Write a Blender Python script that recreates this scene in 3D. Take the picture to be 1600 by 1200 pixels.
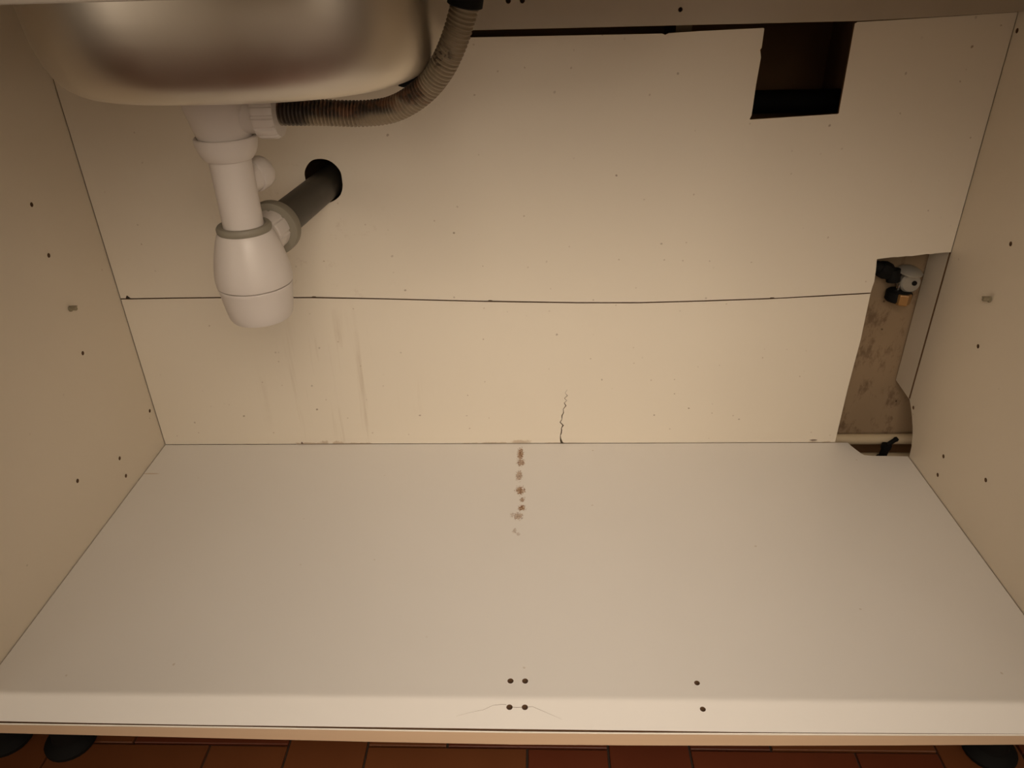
import bpy, bmesh, math, random
from mathutils import Vector, Matrix, noise as mnoise

random.seed(7)
for o in list(bpy.data.objects):
    bpy.data.objects.remove(o)
SC = bpy.context.scene
COL = SC.collection

# ------------------------------------------------------------------ camera
W, D = 1.164, 0.5068            # inner width of the cabinet, depth to the back panel
cam = bpy.data.objects.new('camera', bpy.data.cameras.new('camera'))
COL.objects.link(cam)
pitch, yaw, roll = math.radians(29.935), math.radians(-2.479), math.radians(-1.5956)
fw = Vector((math.sin(yaw)*math.cos(pitch), math.cos(yaw)*math.cos(pitch), -math.sin(pitch)))
rt = fw.cross(Vector((0, 0, 1))).normalized()
up = rt.cross(fw)
r2 = math.cos(roll)*rt + math.sin(roll)*up
u2 = -math.sin(roll)*rt + math.cos(roll)*up
M4 = Matrix((r2, u2, -fw)).transposed().to_4x4()
M4.translation = Vector((0.6069, -0.4817, 0.6789))
cam.matrix_world = M4
cam.data.sensor_width = 36.0
cam.data.lens = 36.0*1176.6/1600.0
cam.data.clip_start = 0.01
SC.camera = cam

# ------------------------------------------------------------------ light
world = bpy.data.worlds.new('kitchen_ambient')
SC.world = world
world.use_nodes = True
bg = world.node_tree.nodes['Background']
bg.inputs['Color'].default_value = (1.0, 0.80, 0.60, 1)
bg.inputs['Strength'].default_value = 0.08

def area_light(name, loc, target, sx, sy, power, color):
    l = bpy.data.lights.new(name, 'AREA')
    l.shape = 'RECTANGLE'; l.size = sx; l.size_y = sy
    l.energy = power; l.color = color
    o = bpy.data.objects.new(name, l); COL.objects.link(o)
    o.location = loc
    o.rotation_euler = (Vector(target)-Vector(loc)).to_track_quat('-Z', 'Y').to_euler()
    return o
WARM = (1.0, 0.85, 0.69)
wl = area_light('camera_fill', (0.70, -0.58, 0.79), (0.62, 0.17, 0.16), 0.50, 0.58, 1.85, WARM)  # added soft fill light just behind the camera, not a lamp of the kitchen
wl.data.spread = math.radians(80)
sp = bpy.data.lights.new('ceiling_spot', 'POINT')
sp.energy = 37; sp.color = WARM; sp.shadow_soft_size = 0.008
spo = bpy.data.objects.new('ceiling_spot', sp); COL.objects.link(spo)
spo.location = (0.75, -0.165, 2.1)

for n_, x_ in enumerate((-0.80, 1.95)):
    ll = bpy.data.lights.new('room_fill', 'POINT'); ll.energy = 4.6; ll.color = WARM; ll.shadow_soft_size = 0.12  # added unseen fill lights that brighten the room the steel reflects
    lo_ = bpy.data.objects.new('room_fill', ll); COL.objects.link(lo_); lo_.location = (x_, -1.35, 0.62)

vs = SC.view_settings
vs.view_transform = 'Standard'; vs.look = 'None'
vs.exposure = 0.0; vs.gamma = 1.0; vs.use_curve_mapping = False

# ------------------------------------------------------------------ materials
class NT:
    def __init__(s, name, rough=0.5, metal=0.0, spec=0.5):
        s.m = bpy.data.materials.new(name); s.m.use_nodes = True
        s.t = s.m.node_tree; s.b = s.t.nodes['Principled BSDF']
        s.b.inputs['Roughness'].default_value = rough
        s.b.inputs['Metallic'].default_value = metal
        s.b.inputs['Specular IOR Level'].default_value = spec
    def n(s, typ, **kw):
        x = s.t.nodes.new(typ)
        for k, v in kw.items(): setattr(x, k, v)
        return x
    def lk(s, a, b): s.t.links.new(a, b)
    def coord(s):
        if not hasattr(s, '_c'): s._c = s.n('ShaderNodeTexCoord').outputs['Object']
        return s._c
    def noise(s, scale, detail=3, rough=0.55, vec=None, stretch=None):
        v = vec or s.coord()
        if stretch:
            mp = s.n('ShaderNodeMapping'); mp.inputs['Scale'].default_value = stretch
            s.lk(v, mp.inputs['Vector']); v = mp.outputs['Vector']
        x = s.n('ShaderNodeTexNoise')
        x.inputs['Scale'].default_value = scale; x.inputs['Detail'].default_value = detail
        x.inputs['Roughness'].default_value = rough
        s.lk(v, x.inputs['Vector']); return x.outputs['Fac']
    def math(s, op, a, b=None, clamp=False):
        x = s.n('ShaderNodeMath', operation=op, use_clamp=clamp)
        for i, v in enumerate((a, b)):
            if v is None: continue
            if isinstance(v, (int, float)): x.inputs[i].default_value = v
            else: s.lk(v, x.inputs[i])
        return x.outputs[0]
    def ramp(s, f, a, b, lo=0.0, hi=1.0):
        x = s.n('ShaderNodeMapRange', interpolation_type='SMOOTHSTEP')
        s.lk(f, x.inputs['Value'])
        for k, v in (('From Min', a), ('From Max', b), ('To Min', lo), ('To Max', hi)):
            x.inputs[k].default_value = v
        return x.outputs['Result']
    def rgb(s, c):
        x = s.n('ShaderNodeRGB'); x.outputs[0].default_value = (*c, 1); return x.outputs[0]
    def mix(s, f, a, b):
        x = s.n('ShaderNodeMix', data_type='RGBA')
        if isinstance(f, (int, float)): x.inputs[0].default_value = f
        else: s.lk(f, x.inputs[0])
        for i, v in ((6, a), (7, b)):
            if isinstance(v, tuple): x.inputs[i].default_value = (*v, 1)
            else: s.lk(v, x.inputs[i])
        return x.outputs[2]
    def blob(s, c, r, wob=0.6, nscale=160, soft=0.55):
        """irregular elliptical patch around c with radii r, in object space"""
        a = s.n('ShaderNodeVectorMath', operation='SUBTRACT'); s.lk(s.coord(), a.inputs[0]); a.inputs[1].default_value = c
        b = s.n('ShaderNodeVectorMath', operation='MULTIPLY'); s.lk(a.outputs[0], b.inputs[0])
        b.inputs[1].default_value = tuple(1.0/x if x else 0.0 for x in r)
        l = s.n('ShaderNodeVectorMath', operation='LENGTH'); s.lk(b.outputs[0], l.inputs[0])
        key = '_n%g' % nscale
        if not hasattr(s, key): setattr(s, key, s.noise(nscale, 4, 0.65))
        d = s.math('ADD', l.outputs['Value'], s.math('MULTIPLY', s.math('SUBTRACT', getattr(s, key), 0.5), wob*2))
        return s.ramp(d, 1.0, soft, 0.0, 1.0)
    def bump(s, f, strength, dist=0.001):
        x = s.n('ShaderNodeBump'); x.inputs['Strength'].default_value = strength
        x.inputs['Distance'].default_value = dist
        s.lk(f, x.inputs['Height']); s.lk(x.outputs['Normal'], s.b.inputs['Normal'])
    def out(s, col):
        if isinstance(col, tuple): s.b.inputs['Base Color'].default_value = (*col, 1)
        else: s.lk(col, s.b.inputs['Base Color'])
        return s.m

def simple(name, col, rough=0.5, metal=0.0, var=0.06, scale=25, spec=0.5):
    t = NT(name, rough, metal, spec)
    f = t.noise(scale, 4)
    d = tuple(c*(1-var) for c in col); e = tuple(min(1, c*(1+var)) for c in col)
    return t.out(t.mix(f, d, e))

def specks(t, col, dark, scale, size, plane, amount=0.7, keep=0.6):
    """sparse small dirt specks"""
    sx = t.n('ShaderNodeSeparateXYZ'); t.lk(t.coord(), sx.inputs[0])
    ax_ = [k for k in range(3) if plane[k]]
    cb_ = t.n('ShaderNodeCombineXYZ')
    wob = t.noise(90, 2)
    for n_, k in enumerate(ax_):
        t.lk(t.math('ADD', sx.outputs[k], t.math('MULTIPLY', wob, 0.004)), cb_.inputs[n_])
    v = t.n('ShaderNodeTexVoronoi', voronoi_dimensions='2D'); v.inputs['Scale'].default_value = scale
    t.lk(cb_.outputs[0], v.inputs['Vector'])
    sep = t.n('ShaderNodeSeparateColor'); t.lk(v.outputs['Color'], sep.inputs[0])
    m = t.ramp(v.outputs['Distance'], size, size*0.4, 0, 1)
    m = t.math('MULTIPLY', m, t.math('GREATER_THAN', sep.outputs[0], keep))
    m = t.math('MULTIPLY', m, t.math('MULTIPLY', sep.outputs[1], amount))
    return t.mix(m, col, dark)

MAT = {}
# side panels
t = NT('side_laminate', 0.42)
c = t.mix(t.noise(6, 3), (0.70, 0.62, 0.50), (0.74, 0.655, 0.53))
c = specks(t, c, (0.30, 0.20, 0.11), 12, 0.022, (0, 1, 1), 0.5, 0.85)
MAT['side'] = t.out(c)
# rails
MAT['front_rail'] = simple('front_rail_laminate_shaded', (0.36, 0.31, 0.25), 0.45)  # shade of the worktop overhang put into the colour
MAT['rail'] = simple('rail_laminate_shaded', (0.45, 0.39, 0.31), 0.45)  # darker than the side panels: shade put into the colour
# floor of the cabinet
t = NT('bottom_laminate', 0.36)
c = t.mix(t.noise(5, 3), (0.77, 0.74, 0.70), (0.81, 0.78, 0.74))
c = specks(t, c, (0.45, 0.35, 0.24), 10, 0.02, (1, 1, 0), 0.6, 0.72)
m = None
spots = [((.5755, .478, 0), (.0052, .0165, .02), 1.0), ((.5765, .4555, 0), (.0065, .010, .02), .85),
         ((.5745, .4225, 0), (.0052, .0130, .02), .75), ((.5768, .3870, 0), (.0068, .0100, .02), 1.0),
         ((.5800, .3655, 0), (.0034, .0055, .02), .85), ((.5798, .3475, 0), (.0055, .0068, .02), 1.0),
         ((.5755, .3295, 0), (.0068, .0078, .02), .75), ((.5712, .2990, 0), (.0030, .0050, .02), .45),
         ((.5760, .2930, 0), (.0028, .0035, .02), .35), ((.5668, .3320, 0), (.0030, .0050, .02), .4)]
for cc, rr, a in spots:
    b_ = t.math('MULTIPLY', t.blob(cc, tuple(x*1.12 for x in rr), 1.3, 330, 0.55), a)
    m = b_ if m is None else t.math('MAXIMUM', m, b_)
grain = t.noise(420, 3, 0.6)
stain = t.mix(t.ramp(grain, 0.40, 0.56), (0.54, 0.39, 0.26), (0.20, 0.09, 0.04))
c = t.mix(t.math('MULTIPLY', m, 1.0), c, stain)
# pale glue smear near the left wall
sm = t.blob((.012, .429, 0), (.016, .0018, .02), 0.3, 230, 0.5)
c = t.mix(t.math('MULTIPLY', sm, 0.7), c, (0.55, 0.43, 0.29))
t.bump(m, 0.25, 0.0008)
MAT['bottom'] = t.out(c)
# back panels
def back_mat(name, lower):
    t = NT(name, 0.5)
    c = t.mix(t.noise(4, 4), (0.765, 0.695, 0.585), (0.81, 0.74, 0.625))
    c = specks(t, c, (0.20, 0.12, 0.06), 14, 0.028, (1, 0, 1), 0.75, 0.62)
    c = specks(t, c, (0.33, 0.22, 0.13), 32, 0.05, (1, 0, 1), 0.55, 0.78)
    if lower:
        # drip streaks under the trap and tide marks along the floor line
        st = t.noise(60, 4, 0.6, stretch=(1.0, 1.0, 0.06))
        reg = t.blob((.30, D, .10), (.16, .2, .17), 0.5, 14, 0.3)
        c = t.mix(t.math('MULTIPLY', t.math('MULTIPLY', t.ramp(st, 0.52, 0.75), reg), 0.38), c, (0.42, 0.31, 0.20))
        base = None
        for cx, rx, rz in [(.235, .030, .004), (.262, .010, .0085), (.285, .012, .0085), (.31, .045, .0035),
                           (.575, .022, .0075), (.53, .06, .003), (.65, .06, .0018), (.1, .1, .0012),
                           (1.032, .012, .003), (1.052, .010, .0035)]:
            b_ = t.blob((cx, D, 0.0), (rx, .05, rz), 1.0, 90, 0.45)
            base = b_ if base is None else t.math('MAXIMUM', base, b_)
        c = t.mix(t.math('MULTIPLY', base, 0.55), c, (0.40, 0.27, 0.16))
        dk = t.math('MAXIMUM', t.blob((1.033, D, .0045), (.008, .05, .0018), 0.4, 120), t.blob((.2245, D, .002), (.002, .05, .003), .3, 120))
        c = t.mix(t.math('MULTIPLY', dk, 0.9), c, (0.10, 0.05, 0.03))
    else:
        sc = t.noise(38, 5, 0.7)
        reg = t.blob((.27, D, .33), (.17, .2, .19), 0.5, 14, 0.3)
        c = t.mix(t.math('MULTIPLY', t.math('MULTIPLY', t.ramp(sc, 0.58, 0.72), reg), 0.25), c, (0.40, 0.29, 0.18))
    return t.out(c)
MAT['back_up'] = back_mat('upper_backboard', False)
MAT['back_lo'] = back_mat('lower_backboard', True)
MAT['fibre'] = simple('raw_fibreboard', (0.16, 0.085, 0.04), 0.9, var=0.25, scale=400)
t = NT('edge_wood', 0.55)
c = t.mix(t.noise(40, 4, 0.6, stretch=(0.08, 1, 1.5)), (0.74, 0.53, 0.35), (0.84, 0.62, 0.42))
MAT['edge'] = t.out(specks(t, c, (0.22, 0.12, 0.06), 9, 0.012, (1, 0, 1), 0.8, 0.6))
MAT['white'] = simple('white_edge', (0.80, 0.74, 0.66), 0.4)
MAT['pvc'] = simple('white_plastic', (0.63, 0.575, 0.53), 0.38, var=0.03)
MAT['gasket'] = simple('grey_rubber', (0.24, 0.215, 0.165), 0.6)
MAT['darkpipe'] = simple('dark_grey_plastic', (0.050, 0.043, 0.033), 0.5, var=0.25, scale=60)
MAT['black'] = simple('black_plastic', (0.006, 0.0055, 0.005), 0.75, var=0.3, spec=0.2)
MAT['pin'] = simple('clear_plastic_pin', (0.27, 0.23, 0.15), 0.2, var=0.2, scale=300)
MAT['chrome'] = simple('chrome', (0.72, 0.70, 0.66), 0.22, 1.0, var=0.05)
MAT['steel_light'] = simple('brushed_fitting', (0.40, 0.37, 0.315), 0.4, 0.3, var=0.05)
MAT['brass'] = simple('tarnished_brass', (0.36, 0.19, 0.065), 0.4, 0.3, var=0.15, scale=120)
MAT['niche'] = simple('shaded_recess', (0.22, 0.115, 0.05), 0.9, var=0.3, scale=12)  # dark brown lining that puts the shade into the wall cuts
MAT['cream_pipe'] = simple('cream_painted_pipe', (0.62, 0.50, 0.33), 0.45, var=0.12)
# sink steel
t = NT('stainless_steel', 0.27, 1.0)
c = t.mix(t.noise(9, 3), (0.62, 0.57, 0.495), (0.68, 0.63, 0.55))
t.lk(t.ramp(t.noise(14, 4), 0.3, 0.7, 0.33, 0.41), t.b.inputs['Roughness'])
MAT['steel'] = t.out(c)
# hose
t = NT('corrugated_hose', 0.5)
c = t.mix(t.noise(30, 4), (0.26, 0.205, 0.135), (0.34, 0.27, 0.185))
grime = t.ramp(t.noise(55, 5, 0.65, stretch=(0.8, 1, 1.3)), 0.40, 0.56)
reg = t.math('MAXIMUM', t.blob((.415, .255, .559), (.095, .05, .016), 0.35, 45, 0.55), t.blob((.492, .248, .570), (.024, .03, .017), 0.5, 45, 0.5))
rust = t.mix(grime, (0.15, 0.065, 0.03), (0.022, 0.014, 0.010))
c = t.mix(t.math('MULTIPLY', reg, 0.92), c, rust)
sp_ = t.math('MULTIPLY', t.blob((.522, .20, .602), (.016, .05, .015), 0.3, 45, 0.5), t.ramp(t.noise(170, 3, 0.6), 0.50, 0.56))
c = t.mix(t.math('MULTIPLY', sp_, 0.9), c, (0.05, 0.03, 0.02))
c = t.mix(t.math('MULTIPLY', t.blob((.376, .26, .551), (.022, .05, .02), 0.3, 45, 0.5), 0.9), c, (0.03, 0.02, 0.014))
MAT['hose'] = t.out(c)
# room wall
t = NT('old_plaster', 0.85)
c = t.mix(t.noise(9, 5), (0.28, 0.195, 0.115), (0.36, 0.255, 0.155))
c = t.mix(t.math('MULTIPLY', t.ramp(t.noise(26, 6, 0.7, stretch=(1.4, 1, 0.7)), 0.50, 0.66), 0.7), c, (0.13, 0.075, 0.04))
c = specks(t, c, (0.05, 0.025, 0.012), 22, 0.055, (1, 0, 1), 0.95, 0.5)
t.bump(t.noise(60, 5), 0.3, 0.002)
MAT['plaster'] = t.out(c)
# worktop
MAT['worktop'] = simple('worktop_laminate', (0.55, 0.47, 0.37), 0.35, var=0.12, scale=90)
# terracotta tiles: three close firings
def tile_mat(name, a, b):
    t = NT(name, 0.42)
    oi = t.n('ShaderNodeObjectInfo')
    f = t.math('ADD', t.math('MULTIPLY', t.noise(18, 4), 0.6), t.math('MULTIPLY', oi.outputs['Random'], 0.4))
    t.bump(t.noise(120, 4), 0.15, 0.001)
    return t.out(t.mix(f, a, b))
TILES = [tile_mat('terracotta_red', (0.115, 0.026, 0.010), (0.16, 0.040, 0.015)),
         tile_mat('terracotta_brown', (0.145, 0.045, 0.014), (0.195, 0.065, 0.021)),
         tile_mat('terracotta_dark', (0.095, 0.024, 0.010), (0.13, 0.036, 0.015))]
t = NT('grout_and_far_tiles', 0.7)
br = t.n('ShaderNodeTexBrick'); t.lk(t.coord(), br.inputs['Vector'])
br.inputs['Scale'].default_value = 1.0
br.inputs['Color1'].default_value = (0.13, 0.035, 0.013, 1); br.inputs['Color2'].default_value = (0.18, 0.06, 0.02, 1)
br.inputs['Mortar'].default_value = (0.05, 0.03, 0.02, 1); br.inputs['Mortar Size'].default_value = 0.004
br.inputs['Brick Width'].default_value = 0.193; br.inputs['Row Height'].default_value = 0.0965
MAT['far_floor'] = t.out(br.outputs['Color'])
MAT['grout'] = simple('dark_grout', (0.045, 0.026, 0.016), 0.9, var=0.2, scale=80)
MAT['room_wall'] = simple('painted_wall', (0.80, 0.74, 0.63), 0.8)
MAT['door'] = simple('white_door', (0.75, 0.71, 0.63), 0.4)

# ------------------------------------------------------------------ helpers
def finish(name, me, mats, parent=None, smooth=None):
    if not isinstance(mats, (list, tuple)): mats = [mats]
    for m in mats: me.materials.append(MAT[m] if isinstance(m, str) else m)
    o = bpy.data.objects.new(name, me); COL.objects.link(o)
    if smooth is not None:
        for p in me.polygons: p.use_smooth = True
        me.set_sharp_from_angle(angle=math.radians(smooth))
    if parent: o.parent = parent
    return o
def from_bm(name, bm, mats, parent=None, smooth=None):
    bmesh.ops.recalc_face_normals(bm, faces=bm.faces)
    me = bpy.data.meshes.new(name); bm.to_mesh(me); bm.free()
    return finish(name, me, mats, parent, smooth)
def add_box(bm, lo, hi, mi=0):
    (x0, y0, z0), (x1, y1, z1) = lo, hi
    v = [bm.verts.new(p) for p in ((x0,y0,z0),(x1,y0,z0),(x1,y1,z0),(x0,y1,z0),(x0,y0,z1),(x1,y0,z1),(x1,y1,z1),(x0,y1,z1))]
    fs = [bm.faces.new([v[i] for i in f]) for f in ((0,3,2,1),(4,5,6,7),(0,1,5,4),(1,2,6,5),(2,3,7,6),(3,0,4,7))]
    for f in fs: f.material_index = mi
    return fs
def box(name, lo, hi, mat, parent=None, bev=0.0):
    bm = bmesh.new(); add_box(bm, lo, hi)
    if bev: bmesh.ops.bevel(bm, geom=list(bm.edges), offset=bev, segments=2, affect='EDGES')
    return from_bm(name, bm, mat, parent)
def add_prism(bm, pts, axis, t0, t1, side_mi=0, face_mi=0):
    """pts: outline in the two other axes (in x,y,z order); extruded along axis"""
    def mk(p, t):
        l = list(p); l.insert(axis, t); return bm.verts.new(l)
    a = [mk(p, t0) for p in pts]; b = [mk(p, t1) for p in pts]
    f1 = bm.faces.new(a); f2 = bm.faces.new(b); f1.material_index = f2.material_index = face_mi
    n = len(pts)
    for i in range(n):
        f = bm.faces.new((a[i], a[(i+1) % n], b[(i+1) % n], b[i])); f.material_index = side_mi
def basis(axis):
    a = Vector(axis).normalized()
    u = a.orthogonal().normalized()
    if abs(a.z) < 0.99: u = Vector((0, 0, 1)).cross(a).normalized()
    return a, u, a.cross(u)
def add_lathe(bm, prof, origin, axis=(0, 0, 1), seg=40, mi=0, ripple=None):
    """prof: (radius, distance along axis)"""
    a, u, v = basis(axis); o = Vector(origin); rings = []
    for r, h in prof:
        if r < 1e-6: rings.append([bm.verts.new(o+a*h)]); continue
        rg = []
        for i in range(seg):
            th = 2*math.pi*i/seg
            rr = r*(1+(ripple(th, h) if ripple else 0))
            rg.append(bm.verts.new(o+a*h+(u*math.cos(th)+v*math.sin(th))*rr))
        rings.append(rg)
    for A, B in zip(rings, rings[1:]):
        for i in range(seg):
            j = (i+1) % seg
            if len(A) == 1 and len(B) == 1: continue
            if len(A) == 1: f = bm.faces.new((A[0], B[i], B[j]))
            elif len(B) == 1: f = bm.faces.new((A[i], A[j], B[0]))
            else: f = bm.faces.new((A[i], A[j], B[j], B[i]))
            f.material_index = mi
    for R in (rings[0], rings[-1]):
        if len(R) > 1: bm.faces.new(R).material_index = mi
def lathe(name, prof, origin, axis, mat, parent=None, seg=40, smooth=40, ripple=None):
    bm = bmesh.new(); add_lathe(bm, prof, origin, axis, seg, 0, ripple)
    return from_bm(name, bm, mat, parent, smooth)
def catmull(pts, n):
    P = [Vector(p) for p in pts]; P = [2*P[0]-P[1]]+P+[2*P[-1]-P[-2]]; out = []
    for i in range(1, len(P)-2):
        for k in range(n):
            s = k/n
            out.append(0.5*((2*P[i])+(P[i+1]-P[i-1])*s+(2*P[i-1]-5*P[i]+4*P[i+1]-P[i+2])*s*s+(3*P[i]-P[i-1]-3*P[i+1]+P[i+2])*s**3))
    out.append(P[-2]); return out
def resample(pts, step):
    L = [0]
    for a, b in zip(pts, pts[1:]): L.append(L[-1]+(b-a).length)
    n = int(L[-1]/step); out = []; j = 0
    for k in range(n+1):
        s = L[-1]*k/n
        while j < len(L)-2 and L[j+1] < s: j += 1
        f = (s-L[j])/max(1e-9, L[j+1]-L[j]); out.append(pts[j].lerp(pts[j+1], f))
    return out
def tube(name, path, rad, mat, parent=None, seg=20, smooth=50):
    """path: list of Vectors; rad: number or function of index"""
    bm = bmesh.new(); rings = []; up_ = None
    for i, p in enumerate(path):
        tg = (path[min(i+1, len(path)-1)]-path[max(i-1, 0)]).normalized()
        if up_ is None: up_ = tg.orthogonal()
        up_ = (up_-tg*up_.dot(tg)).normalized(); sd = tg.cross(up_)
        r = rad(i) if callable(rad) else rad
        rings.append([bm.verts.new(p+(up_*math.cos(2*math.pi*k/seg)+sd*math.sin(2*math.pi*k/seg))*r) for k in range(seg)])
    for A, B in zip(rings, rings[1:]):
        for k in range(seg): bm.faces.new((A[k], A[(k+1) % seg], B[(k+1) % seg], B[k]))
    bm.faces.new(rings[0]); bm.faces.new(rings[-1])
    return from_bm(name, bm, mat, parent, smooth)
def cut(o, cutter_bm, mat):
    """subtract closed shapes from o; the cut faces take the raw-board material"""
    bmesh.ops.recalc_face_normals(cutter_bm, faces=cutter_bm.faces)
    me = bpy.data.meshes.new('cutter'); cutter_bm.to_mesh(me); cutter_bm.free()
    me.materials.append(MAT[mat]); c = bpy.data.objects.new('cutter', me); COL.objects.link(c)
    md = o.modifiers.new('cut', 'BOOLEAN'); md.operation = 'DIFFERENCE'; md.object = c; md.solver = 'EXACT'
    md.material_mode = 'TRANSFER'
    bpy.context.view_layer.update()
    dg = bpy.context.evaluated_depsgraph_get()
    new = bpy.data.meshes.new_from_object(o.evaluated_get(dg))
    new.name = o.data.name
    o.modifiers.clear(); o.data = new
    bpy.data.objects.remove(c)
def empty(name, loc=(0, 0, 0), label=None, cat=None, group=None):
    o = bpy.data.objects.new(name, None); COL.objects.link(o); o.location = loc
    o.empty_display_size = 0.05
    return tag(o, label, cat, group)
def tag(o, label=None, cat=None, group=None, kind=None):
    if label: o['label'] = label
    if cat: o['category'] = cat
    if group: o['group'] = group
    if kind: o['kind'] = kind
    return o
def jag(a, b, n, amp, seed):
    """points from a to b (excluding b) with a ragged sideways jitter"""
    rnd = random.Random(seed); out = [a]
    dx, dz = b[0]-a[0], b[1]-a[1]; L = math.hypot(dx, dz)
    for i in range(1, n):
        k = i/n+rnd.uniform(-.25, .25)/n; w = rnd.uniform(-amp, amp)
        out.append((a[0]+dx*k-dz/L*w, a[1]+dz*k+dx/L*w))
    return out

# ------------------------------------------------------------------ the room
FZ = -0.150                              # kitchen floor
TP, TT = 0.0965, 0.008                   # tile pitch, thickness
bm = bmesh.new(); add_box(bm, (-2.2, -0.78, FZ-0.05), (3.2, 0.60, FZ-0.004))
floor = tag(from_bm('floor', bm, 'grout'), kind='structure')
bm = bmesh.new(); add_box(bm, (-2.2, -1.75, FZ-0.05), (3.2, -0.78, FZ))
tag(from_bm('floor_far', bm, 'far_floor', floor), None)
# herringbone of 2:1 terracotta tiles
def tile_mesh(w, h):
    bm = bmesh.new(); g = 0.0028
    add_box(bm, (g/2, g/2, -TT), (w-g/2, h-g/2, 0))
    bmesh.ops.bevel(bm, geom=[e for e in bm.edges if all(v.co.z > -1e-6 for v in e.verts)], offset=0.0006, segments=1, affect='EDGES')
    bmesh.ops.recalc_face_normals(bm, faces=bm.faces)
    me = bpy.data.meshes.new('tile'); bm.to_mesh(me); bm.free(); me.materials.append(TILES[0]); return me
TM_H, TM_V = tile_mesh(2*TP, TP), tile_mesh(TP, 2*TP)
X0, Y0 = 0.3957, 0.0825-TP              # cell (0,0): first half of a lying tile, row ending at the joint y=.0825
rt_ = random.Random(3)
def put_tile(me, i, j):
    o = bpy.data.objects.new('tile', me); COL.objects.link(o); o.parent = floor
    o.location = (X0+i*TP, Y0+j*TP, FZ+rt_.uniform(-.0005, .0004))
    o.material_slots[0].link = 'OBJECT'; o.material_slots[0].material = rt_.choice(TILES+TILES[:2])
for j in range(-7, 6):
    for i in range(-13, 16):
        k = (i-j) % 4
        # row j: k=0,1 lying tile; k=2 upright tile reaching down a row; k=3 upright tile reaching up a row
        if k == 0: put_tile(TM_H, i, j)
        elif k == 3: put_tile(TM_V, i, j)

bm = bmesh.new(); add_box(bm, (-2.2, -1.75, FZ), (3.2, -1.70, 2.3))
tag(from_bm('wall_front', bm, 'room_wall'), kind='structure')
bm = bmesh.new(); add_box(bm, (-1.2, 0.566, -0.16), (2.4, 0.84, 1.7))
wall = tag(from_bm('wall_back', bm, 'plaster'), kind='structure')
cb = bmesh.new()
add_box(cb, (0.80, 0.55, 0.435), (1.035, 0.74, 0.665))          # added recess, dark-lined to keep the square cutout black
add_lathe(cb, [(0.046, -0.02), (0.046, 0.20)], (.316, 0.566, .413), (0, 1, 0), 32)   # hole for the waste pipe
add_box(cb, (0.10, 0.55, -0.155), (1.50, 0.66, -0.036))         # added cut that makes the shadow band behind the water pipes
add_box(cb, (0.05, 0.55, 0.50), (0.78, 0.66, 0.655))             # added cut that keeps the gap above the back board dark
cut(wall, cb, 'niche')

# ------------------------------------------------------------------ sink cabinet
cab = empty('sink_cabinet', (0, 0, 0), 'open white sink base cabinet with cut and cracked back boards', 'cabinet')
TH = 0.018
def holes(bm, pts, axis, sgn, depth=0.012, r=0.0029):
    for p in pts:
        ax = [0, 0, 0]; ax[axis] = sgn
        rr = r
        if len(p) == 4: rr = p[3]
        q = Vector(p[:3])-Vector(ax)*0.004
        add_lathe(bm, [(rr, 0), (rr, depth+0.004)], q, ax, 14)

# side panels (left at x<0, right at x>W), reaching back past the back boards
side_out = [(0.0, -0.018), (0.0, 0.70), (0.561, 0.70), (0.561, 0.0805), (0.553, 0.0800), (0.5085, 0.0765), (0.499, 0.068),
            (0.4905, 0.059), (0.481, 0.046), (0.4744, 0.034), (0.469, 0.018), (0.4672, 0.0), (0.467, -0.018)]
side_plain = [(0.0, -0.018), (0.0, 0.70), (0.561, 0.70), (0.561, -0.018)]
for which in (0, 1):
    bm = bmesh.new()
    add_prism(bm, side_plain if which == 0 else side_out, 0, -TH if which == 0 else W, 0.0 if which == 0 else W+TH)
    sp_o = from_bm('side_panel', bm, 'side', cab)
    cb = bmesh.new()
    xs = 0.0 if which == 0 else W
    ys = [(.389, .429), (.388, .3655), (.388, .229), (.4945, .0721), (.3886, .0577), (.3890, .0260), (.2928, .0900)]
    if which == 1: ys = [(.4998, .5836), (.3897, .3637), (.3896, .2279), (.4929, .072), (.3884, .0575), (.388, .0259), (.2927, .0894)]
    holes(cb, [(xs, y, z) for y, z in ys], 0, -1 if which == 0 else 1)
    add_box(cb, ((-0.006 if which == 0 else W-0.01), 0.5078, (0.0 if which == 0 else 0.0775)), ((0.01 if which == 0 else W+0.006), 0.5120, 0.72))
    cut(sp_o, cb, 'fibre')
    # shelf pin
    y, z = (.3925, .2915) if which == 0 else (.3945, .2905)
    ax = (1, 0, 0) if which == 0 else (-1, 0, 0)
    bm = bmesh.new()
    add_lathe(bm, [(0.0024, -0.008), (0.0024, 0.0), (0.0040, 0.0005), (0.0040, 0.0020), (0.0026, 0.0026), (0.0026, 0.0085), (0.0018, 0.0095)], (xs, y, z), ax, 14)
    s = 1 if which == 0 else -1
    x0, x1 = sorted((xs+s*0.0015, xs+s*0.0095))
    add_box(bm, (x0, y-0.0028, z+0.0016), (x1, y+0.0028, z+0.0032))
    tag(from_bm('shelf_pin', bm, 'pin', cab, 40), 'small clear plastic shelf pin')

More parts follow.
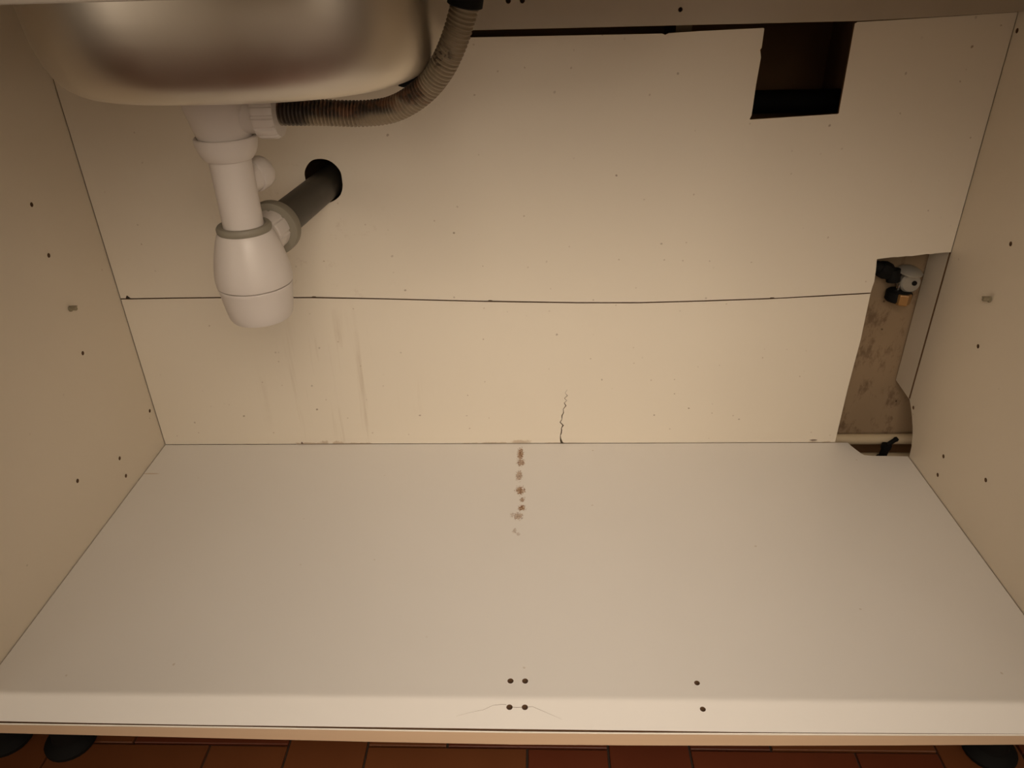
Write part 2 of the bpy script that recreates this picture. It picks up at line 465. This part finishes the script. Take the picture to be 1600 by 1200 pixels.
# bottom panel, notched at the back right corner, front edge slightly bowed
front = [(0.0012, .0040), (0.0462, .0035), (.1482, .0025), (.249, .0017), (.4468, .0013), (.5764, .0009), (.7043, .0008),
         (.80, .0004), (.8937, .0006), (1.0802, .0018), (W-.0012, .0022)]
outl = list(front) + [(W-.0012, .4690), (1.128, .4703), (1.110, .4706), (1.099, .4728), (1.0955, .479), (1.0923, .4864), (1.0885, .497), (1.0865, .5055), (1.0865, .5062), (0.0012, .5062)]
bm = bmesh.new(); add_prism(bm, outl, 2, -0.016, 0.0, side_mi=1)
bot = from_bm('bottom_panel', bm, ['bottom', 'fibre'], cab)
cb = bmesh.new()
holes(cb, [(.573, .0584, 0, .0033), (.5887, .0585, 0, .0033), (.573, .0261, 0, .0033), (.5889, .0262, 0, .0033), (.7713, .0579, 0, .0030), (.7714, .026, 0, .0030)], 2, -1, 0.0115)
# hairline split of the laminate running through the two front holes
def ribbon(bm, pts, w0, w1, depth):
    n = len(pts); L = []; R_ = []
    for i, p in enumerate(pts):
        a = Vector(pts[max(0, i-1)]); b = Vector(pts[min(n-1, i+1)]); d = (b-a).normalized(); nn = Vector((-d.y, d.x))
        w = (w0+(w1-w0)*i/(n-1))/2
        L.append(tuple(Vector(p)+nn*w)); R_.append(tuple(Vector(p)-nn*w))
    add_prism(bm, L+R_[::-1], 2, -depth, 0.003)
ribbon(cb, [(.5188, .0149), (.5329, .0195), (.546, .0227), (.5556, .0281), (.564, .0293), (.5695, .0292)], .0001, .00045, .0006)
ribbon(cb, [(.5925, .0268), (.5968, .0271), (.6107, .0204), (.6268, .0125)], .00045, .0001, .0006)
ribbon(cb, [(.5765, .0262), (.5805, .0259), (.5855, .0262)], .0005, .0005, .0006)
cut(bot, cb, 'fibre')
# edge band: thin wooden strip, standing off the panel where the glue has let go
BDY = -0.0005
bandf = [(0.0012, .0008), (.0476, .0004), (.18, -.0002), (.3158, -.0009), (.4468, -.0019), (.5765, -.0026), (.7043, -.0024), (.8303, -.0018), (.96, -.0008), (1.079, .0004), (W-.0012, .0010)]
bandz = [(-.0140), -.0143, -.0160, -.0176, -.0185, -.0190, -.0184, -.0174, -.0158, -.0141, -.0136]
bm = bmesh.new()
rows = []
for (x, y), zb in zip(bandf, bandz):
    th = 0.0013 if x < .72 else (0.0017 if x < .9 else 0.0015)
    y += BDY
    rows.append([bm.verts.new(p) for p in ((x, y, -0.0006), (x, y, zb), (x, y+th, zb), (x, y+th, 0.0002), (x, y+0.0004, 0.0002))])
for A, B in zip(rows, rows[1:]):
    for k in range(5):
        f = bm.faces.new((A[k], A[(k+1) % 5], B[(k+1) % 5], B[k])); f.material_index = 1 if k in (3, 4) else 0
bm.faces.new(rows[0]); bm.faces.new(rows[-1])
tag(from_bm('edge_band', bm, ['edge', 'white'], bot), 'pale wooden edge strip coming loose')

# back boards: upper and lower piece meeting at a slightly bowed seam
seam = [(0.0012, .2554), (.0117, .2553), (.0790, .2557), (.1434, .2558), (.2458, .2546), (.2783, .2543), (.3843, .2511), (.4600, .2481), (.5309, .2455),
        (.6585, .2420), (.7492, .2410), (.839, .2427), (.9282, .2452), (1.0, .2484), (1.0686, .2520)]
G = 0.0009
seam_up = []
for i, (x, z) in enumerate(seam):
    seam_up.append((x, z+G))
    if i in (4, 5, 8, 12):  # little chips in the sawn edge
        seam_up += [(x+.002, z+G), (x+.0035, z+G+.0012), (x+.0075, z+G+.0010), (x+.009, z+G)]
seam_up[1:2] = [(.0085, .2553+G), (.0102, .2553+G+.003), (.0117, .2553+G+.0045), (.0135, .2553+G+.0028), (.016, .2553+G)]
up_out = list(seam_up)
up_out += [(1.0692, .262), (1.0701, .2692), (1.0688, .285), (1.0665, .3020)]
up_out += jag((1.0665, .3020), (1.1251, .3076), 8, .0007, 5)[1:]
up_out += jag((1.1251, .3076), (W-.0010, .3105), 6, .0007, 6)
up_out += [(W-.0010, .3105), (W-.0010, .6026), (1.0254, .5975), (.9815, .5962), (.9786, .5945)]
up_out += [(.9788, .5450), (.9790, .4940), (.9778, .4931)]
up_out += [(.9250, .4907), (.8715, .4883), (.8703, .4890), (.8722, .4935), (.8728, .5300), (.8745, .5600), (.8733, .5650), (.8722, .5685), (.8738, .5705), (.8740, .5915), (.8725, .5922)]
up_out += [(.80, .5905), (.762, .5890), (.758, .5872), (.754, .5888), (.7282, .5887), (.5297, .5894), (.30, .5920), (.0012, .5960)]
bm = bmesh.new(); add_prism(bm, up_out, 1, D, D+0.004, side_mi=1)
bup = from_bm('back_panel', bm, ['back_up', 'fibre'], cab)
tag(bup, 'upper back board with square cutout and round pipe hole')
cb = bmesh.new(); slot = []
for k in range(48):                        # sawn hole, a little longer than wide
    th = 2*math.pi*k/48
    rr = 0.0244*(1+0.015*math.sin(3*th+1)+0.008*math.sin(7*th))
    slot.append((.3225+rr*math.cos(th), (.4255 if math.sin(th) > 0 else .4160)+rr*math.sin(th)))
add_prism(cb, slot, 1, D-0.02, D+0.02)
cut(bup, cb, 'fibre')
lo_out = [(x, z-G) for x, z in seam]
lo_out += [(1.0698, .1802), (1.0685, .140), (1.0674, .1000), (1.0670, .05), (1.0668, .0006)]
# crack rising from the floor line, drawn as a narrow ragged slot
crk = [(.6390, .0006, .0062), (.6378, .0045, .0026), (.6374, .0090, .0016), (.6376, .0150, .0012), (.6396, .0190, .0012), (.6380, .0245, .0013), (.6402, .0290, .0016),
       (.6400, .0340, .0018), (.6378, .0400, .0013), (.6388, .0450, .0011), (.6404, .0520, .0013), (.6408, .0570, .0011), (.6428, .0640, .0012), (.6445, .0700, .0011), (.6440, .0750, .0009),
       (.6458, .0790, .0010), (.6444, .0835, .0008), (.6466, .0880, .0009), (.6456, .0925, .0007), (.6466, .0990, .0002)]
crk = [(x+(.0011 if i % 2 else -.0011)*(i > 3), z, w*(1.25 if i % 3 else .7)) for i, (x, z, w) in enumerate(crk)]
right_side = [(x+w, z) for x, z, w in crk]; left_side = [(x, z) for x, z, w in crk]
lo_out += right_side + left_side[::-1] + [(0.0012, .0006)]
bm = bmesh.new(); add_prism(bm, lo_out, 1, D, D+0.004, side_mi=1)
tag(from_bm('back_panel', bm, ['back_lo', 'fibre'], cab), 'lower back board with a jagged crack at its foot')
# rails
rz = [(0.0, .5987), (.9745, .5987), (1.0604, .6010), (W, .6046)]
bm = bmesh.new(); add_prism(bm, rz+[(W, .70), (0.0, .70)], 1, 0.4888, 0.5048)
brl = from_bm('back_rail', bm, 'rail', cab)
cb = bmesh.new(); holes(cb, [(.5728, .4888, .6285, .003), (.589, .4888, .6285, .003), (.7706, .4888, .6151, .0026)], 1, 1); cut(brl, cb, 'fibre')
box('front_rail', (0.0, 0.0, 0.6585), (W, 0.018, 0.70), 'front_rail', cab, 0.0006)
# feet
def foot_mesh():
    bm = bmesh.new()
    add_lathe(bm, [(0.0, 0.0), (0.028, 0.0), (0.0295, 0.002), (0.0295, 0.006), (0.026, 0.010), (0.019, 0.014), (0.0175, 0.018), (0.0175, 0.085),
                   (0.0205, 0.088), (0.0205, 0.118), (0.030, 0.121), (0.030, 0.131), (0.0, 0.131)], (0, 0, 0), (0, 0, 1), 24)
    bmesh.ops.recalc_face_normals(bm, faces=bm.faces)
    me = bpy.data.meshes.new('foot'); bm.to_mesh(me); bm.free(); me.materials.append(MAT['black'])
    for p in me.polygons: p.use_smooth = True
    me.set_sharp_from_angle(angle=math.radians(35)); return me
FM = foot_mesh()
def foot(x, y, parent):
    o = bpy.data.objects.new('foot', FM); COL.objects.link(o); o.location = (x, y, FZ+0.0005); o.parent = parent
    return o
for x, y in ((.030, .084), (1.130, .086), (.05, .43), (1.08, .43)): tag(foot(x, y, cab), 'black round adjustable foot')

# neighbouring cabinet on the left, only its foot reaches into the picture
nb = empty('base_cabinet', (0, 0, 0), 'neighbouring base cabinet on black feet beyond the left side panel', 'cabinet')
box('carcass', (-0.62, 0.0, -0.018), (-0.0195, 0.56, 0.70), 'door', nb, 0.001)
box('door', (-0.617, -0.019, -0.016), (-0.0215, -0.001, 0.695), 'door', nb, 0.0015)
foot(-.052, .088, nb); foot(-.56, .088, nb); foot(-.052, .45, nb); foot(-.56, .45, nb)

# ------------------------------------------------------------------ worktop and sink
bm = bmesh.new(); add_box(bm, (-0.64, -0.030, 0.7005), (1.23, 0.565, 0.738))
wt = from_bm('worktop', bm, 'worktop')
cb = bmesh.new(); add_box(cb, (0.135, 0.07, 0.60), (0.56, 0.49, 0.80)); cut(wt, cb, 'fibre')
tag(wt, 'laminate worktop lying over the cabinets around the sink', 'worktop')

def bowl_ring(ins, z, n=72):
    """superellipse plan section of the bowl, drawn in by ins"""
    cx, cy, a, b, e = .3491, .280, .1770-ins, .183-ins, 2/2.62
    out = []
    for k in range(n):
        c, s_ = math.cos(2*math.pi*k/n), math.sin(2*math.pi*k/n)
        out.append((cx+a*math.copysign(abs(c)**e, c), cy+b*math.copysign(abs(s_)**e, s_), z))
    return out
ZT, ZB, DR, RF, PE = 0.738, 0.5775, 0.008, 0.074, 4.7
DX, DY = 0.306, 0.262                     # drain axis
sink = empty('kitchen_sink', (DX, DY, ZB), 'stainless steel sink bowl hanging below the worktop', 'sink')
def local(o, root):
    o.parent = root; o.matrix_parent_inverse = Matrix.Translation(-Vector(root.location)); return o
bm = bmesh.new()
prof = []
for t_ in [0, .12, .25, .38, .50, .60, .69, .76, .82, .87, .91, .94, .962, .978, .989, .9955, .9988, 1.0]:
    prof.append((DR*t_*(ZT-ZB)+RF*(1-(1-t_**PE)**(1/PE)), ZT-(ZT-ZB)*t_))
for k in (1, 2, 3): prof.append((prof[-1][0]+0.02, ZB))
outer = [[bm.verts.new(p) for p in bowl_ring(i, z)] for i, z in prof]
inner = [[bm.verts.new(p) for p in bowl_ring(i+0.0009, z+0.0009)] for i, z in prof]
def skin(rings, flip=False):
    for A, B in zip(rings, rings[1:]):
        n = len(A)
        for k in range(n): bm.faces.new((A[k], A[(k+1) % n], B[(k+1) % n], B[k]))
skin(outer); skin(inner)
bm.faces.new(outer[-1]); bm.faces.new(inner[-1])
for k in range(len(outer[0])):
    n = len(outer[0]); bm.faces.new((outer[0][k], outer[0][(k+1) % n], inner[0][(k+1) % n], inner[0][k]))
local(from_bm('bowl', bm, 'steel', None, 60), sink)
bm = bmesh.new(); add_box(bm, (0.09, 0.045, 0.7385), (1.02, 0.53, 0.7400))
flange = from_bm('flange', bm, 'steel')
cb = bmesh.new(); add_prism(cb, [p[:2] for p in bowl_ring(0.0004, 0)], 2, 0.70, 0.78); cut(flange, cb, 'steel')
local(flange, sink)
# black lump standing for the dark patch at the foot of the bowl beside the hose
bm = bmesh.new(); bmesh.ops.create_icosphere(bm, subdivisions=3, radius=1.0)
for v in bm.verts:
    k = 1+0.25*mnoise.noise(v.co*2.2); v.co = Vector((v.co.x*.021*k+.4965, v.co.y*.013*k+.272, v.co.z*.011*k+.5850+v.co.x*.012))
local(tag(from_bm('dark_lump', bm, 'black', None, 80), 'black lump'), sink)

# ------------------------------------------------------------------ bottle trap
TX, TY = 0.304, 0.260
trap = empty('bottle_trap', (TX, TY, 0.338), 'white plastic bottle trap hanging from the sink drain', 'drain trap')
def tp(name, prof, mat='pvc', origin=(TX, TY, 0), axis=(0, 0, 1), seg=48, smooth=35, ripple=None, label=None):
    o = local(lathe(name, prof, origin, axis, mat, None, seg, smooth, ripple), trap)
    if label: o['label'] = label
    return o
so = tp('strainer_body', [(0.0, .5762), (.0355, .5762), (.0352, .570), (.0325, .556), (.0290, .541), (.0262, .531), (.0246, .526), (.0240, .518), (0.0, .518)][::-1])
br = lathe('branch', [(0.0, 0.0), (.0195, 0.0), (.0195, .030), (.0215, .033), (.0215, .044), (0, .044)], (TX+.004, TY, .5515), (1, 0, 0), 'pvc', None, 40, 35)
local(br, trap)
grip = lambda th, h: (-0.085 if (th*14/(2*math.pi)) % 1 < 0.28 and 0.001 < h < 0.021 else 0.0)
tp('hose_nut', [(.0200, .0), (.0232, .0008), (.0246, .003), (.0246, .0185), (.0225, .0215), (.0145, .0222), (.0, .0222)], origin=(TX+.0355, TY, .5515), axis=(1, 0, 0), seg=140, ripple=grip)
tp('slip_nut', [(.0205, .5080), (.0225, .5085), (.0258, .5125), (.0283, .5180), (.0297, .5245), (.0300, .5290), (.0292, .5300), (.0268, .5300), (.0262, .5240), (.0242, .5235), (0, .5235)])
tp('tailpipe', [(0, .425), (.0203, .425), (.0203, .5095), (0, .5095)])
tp('seal_ring', [(.0203, .4350), (.0265, .4350), (.0276, .4375), (.0276, .4405), (.0262, .4425), (.0225, .4428), (.0203, .4415)], 'gasket', label='grey rubber seal ring')
tp('trap_body', [(0, .3802), (.0393, .3802), (.0397, .3850), (.0392, .3930), (.0375, .4030), (.0345, .4160), (.0310, .4275), (.0288, .4330), (.0270, .4355), (.0215, .4362), (0, .4362)])
tp('trap_cup', [(0, .3375), (.0270, .3380), (.0315, .3400), (.0336, .3440), (.0352, .3520), (.0368, .3640), (.0380, .3740), (.0388, .3772), (.0384, .3784), (.0358, .3786), (.0358, .3802), (0, .3802)])
ax = Vector((.0140, .157, .000)).normalized()
ps = Vector((.2995, .290, .4115)); L0 = 0.0
tp('outlet', [(0, -.015), (.0205, -.015), (.0205, .052), (0, .052)], origin=ps, axis=ax)
tp('outlet_nut', [(.0200, .020), (.0212, .021), (.0222, .023), (.0222, .053), (0, .053)], origin=ps, axis=ax, seg=96,
   ripple=lambda th, h: (-0.05 if (th*8/(2*math.pi)) % 1 < 0.12 else 0.0))
tp('outlet_seal', [(.0200, .046), (.0300, .046), (.0305, .0475), (.0305, .058), (.0298, .060), (.0200, .060)], 'gasket', origin=ps, axis=ax, label='wide grey rubber collar')
# capped side inlet on the tailpipe
ci = Vector((TX-.002, TY, .4800)); ca = Vector((.26, .60, .10)).normalized()
inl = tp('side_inlet', [(0, .0), (.0150, .0), (.0150, .030), (0, .030)], origin=ci, axis=ca)
o = tp('inlet_cap', [(.0140, .0285), (.0168, .029), (.0172, .031), (.0170, .040), (.0152, .0460), (.0110, .0495), (.0, .0505)], origin=ci, axis=ca, smooth=50)

# ------------------------------------------------------------------ waste pipe through the back board
pe = ps+ax*0.056
wp = lathe('waste_pipe', [(0, 0), (.0200, 0), (.0200, .36), (0, .36)], (0, 0, 0), ax, 'darkpipe', None, 40, 35)
wp.location = pe
tag(wp, 'dark grey waste pipe running from the trap into the round hole', 'pipe')

# ------------------------------------------------------------------ overflow hose
hp = [(TX+.050, .260, .5510), (.380, .260, .5503), (.400, .260, .5498), (.4365, .259, .5484), (.4617, .256, .5505), (.478, .252, .5555), (.4946, .246, .5646),
      (.5093, .240, .5762), (.5215, .233, .5903), (.5303, .228, .6042), (.5371, .224, .6175), (.5425, .221, .6305), (.5465, .219, .6416), (.5495, .2175, .6560), (.5500, .217, .672)]
path = resample(catmull(hp, 14), 0.00062)
PER = 0.0037/0.00062
oh = empty('overflow_hose', hp[0], 'stained corrugated overflow hose curving up beside the sink bowl', 'hose')
def hr(i):
    s = (i/PER) % 1.0
    if i < 10: return 0.0108
    return 0.0121 if s < 0.45 else (0.0098 if 0.58 < s < 0.88 else 0.0109)
h = tube('hose', path, hr, 'hose', None, 22, 60); local(h, oh)
bm = bmesh.new()
add_lathe(bm, [(.0133, 0), (.0150, .001), (.0150, .024), (.0133, .025)], Vector((.5458, .2195, .6392)), (.20, -.10, 1), 32)
local(tag(from_bm('hose_cuff', bm, 'black', None, 35), 'black rubber cuff'), oh)
bm = bmesh.new()
add_lathe(bm, [(0, 0), (.0135, 0), (.0135, .0185), (0, .0185)], (.549, .217, .676), (-1, .05, 0.05), 28)
add_lathe(bm, [(0, 0), (.0148, 0), (.0148, .012), (0, .012)], (.548, .217, .664), (0, 0, 1), 28)
local(from_bm('overflow_elbow', bm, 'black', None, 35), oh)

# ------------------------------------------------------------------ behind the boards: valve, pipes
sh_ = tube('supply_pipe', resample(catmull([(.93, .548, .283), (1.03, .548, .279), (1.075, .548, .276), (1.095, .547, .2735)], 10), 0.004), 0.0088, 'black', None, 16)
tag(sh_, 'black supply pipe ending at the valve in the right opening', 'pipe')
va = empty('angle_valve', (1.130, .548, .250), 'small chrome angle valve with brass nut behind the right opening', 'valve')
bm = bmesh.new()
add_lathe(bm, [(0, 0), (.0105, 0), (.0125, .004), (.0125, .014), (.0105, .018), (.0105, .030), (0, .030)], (1.092, .547, .2745), (.8, 0, -.45), 8)
add_lathe(bm, [(0, 0), (.0095, 0), (.0095, .018), (0, .018)], (1.111, .545, .272), (.15, -.1, -1), 14)
local(tag(from_bm('elbow', bm, 'black', None, 30), 'black plastic elbow'), va)
bm = bmesh.new()
add_lathe(bm, [(0, 0), (.012, 0), (.0145, .003), (.0145, .016), (.012, .019), (0, .019)], (1.137, .557, .2505), (.05, -1, .1), 24)
local(from_bm('valve_body', bm, 'steel_light', None, 35), va)
bm = bmesh.new(); add_lathe(bm, [(0, 0), (.0035, 0), (.0035, .0022), (0, .0022)], (1.1415, .5388, .2530), (.05, -1, .1), 14)
local(tag(from_bm('spindle', bm, 'black', None, 35), 'dark spindle hole'), va)
bm = bmesh.new(); add_lathe(bm, [(0, 0), (.0175, 0), (.0180, .0016), (.0150, .0045), (.009, .0075), (0, .0088)], (1.1350, .546, .2668), (.12, -.10, 1), 28)
local(from_bm('valve_cap', bm, 'steel_light', None, 60), va)
bm = bmesh.new(); add_lathe(bm, [(0, 0), (.0032, 0), (.0032, .022), (0, .022)], (1.1265, .546, .2545), (-.12, 0, -1), 12)
local(from_bm('stem', bm, 'chrome', None, 40), va)
bm = bmesh.new(); add_lathe(bm, [(0, 0), (.0150, .0), (.0178, .003), (.0178, .015), (.015, .018), (0, .018)], (1.1285, .547, .2395), (-.1, -.1, -1), 24)
local(tag(from_bm('nut_shroud', bm, 'black', None, 35), 'black plastic shroud'), va)
bm = bmesh.new(); add_lathe(bm, [(0, 0), (.0105, 0), (.0112, .0015), (.0112, .014), (.0095, .016), (0, .016)], (1.1290, .5345, .2385), (-.05, -.05, -1), 6)
local(tag(from_bm('nut', bm, 'brass', None, 20), 'orange brass nut'), va)

for k, (y, z, r, lab) in enumerate(((.552, -.0245, .0088, 'upper cream painted water pipe along the wall below the notch'),
                                    (.548, -.0610, .0105, 'lower cream painted water pipe along the wall below the notch'))):
    o = tube('water_pipe', [Vector((0.20+i*.15, y, z)) for i in range(10)], r, 'cream_pipe', None, 16)
    tag(o, lab, 'pipe', 'water pipes behind the cabinet')
st = empty('stop_tap', (1.166, .545, -.05), 'small black plastic tap on the pipe below the notch', 'tap')
bm = bmesh.new()
add_lathe(bm, [(0, 0), (.0090, 0), (.0090, .018), (.0060, .020), (.0060, .034), (.0078, .036), (.0078, .043), (0, .045)], (1.1565, .531, -.0640), (.1, 0, 1), 14)
local(from_bm('tap_body', bm, 'black', None, 35), st)
bm = bmesh.new(); add_lathe(bm, [(0, 0), (.0036, 0), (.0036, .012), (.0044, .015), (.0030, .018), (0, .018)], (1.162, .531, -.0210), (.75, 0, .7), 12)
local(from_bm('lever', bm, 'black', None, 35), st)

dk = tube('old_pipe', [Vector((.80+.047*i, .665, .482)) for i in range(6)], 0.016, 'black', None, 14)
tag(dk, 'dim old pipe inside the dark square cutout', 'pipe')
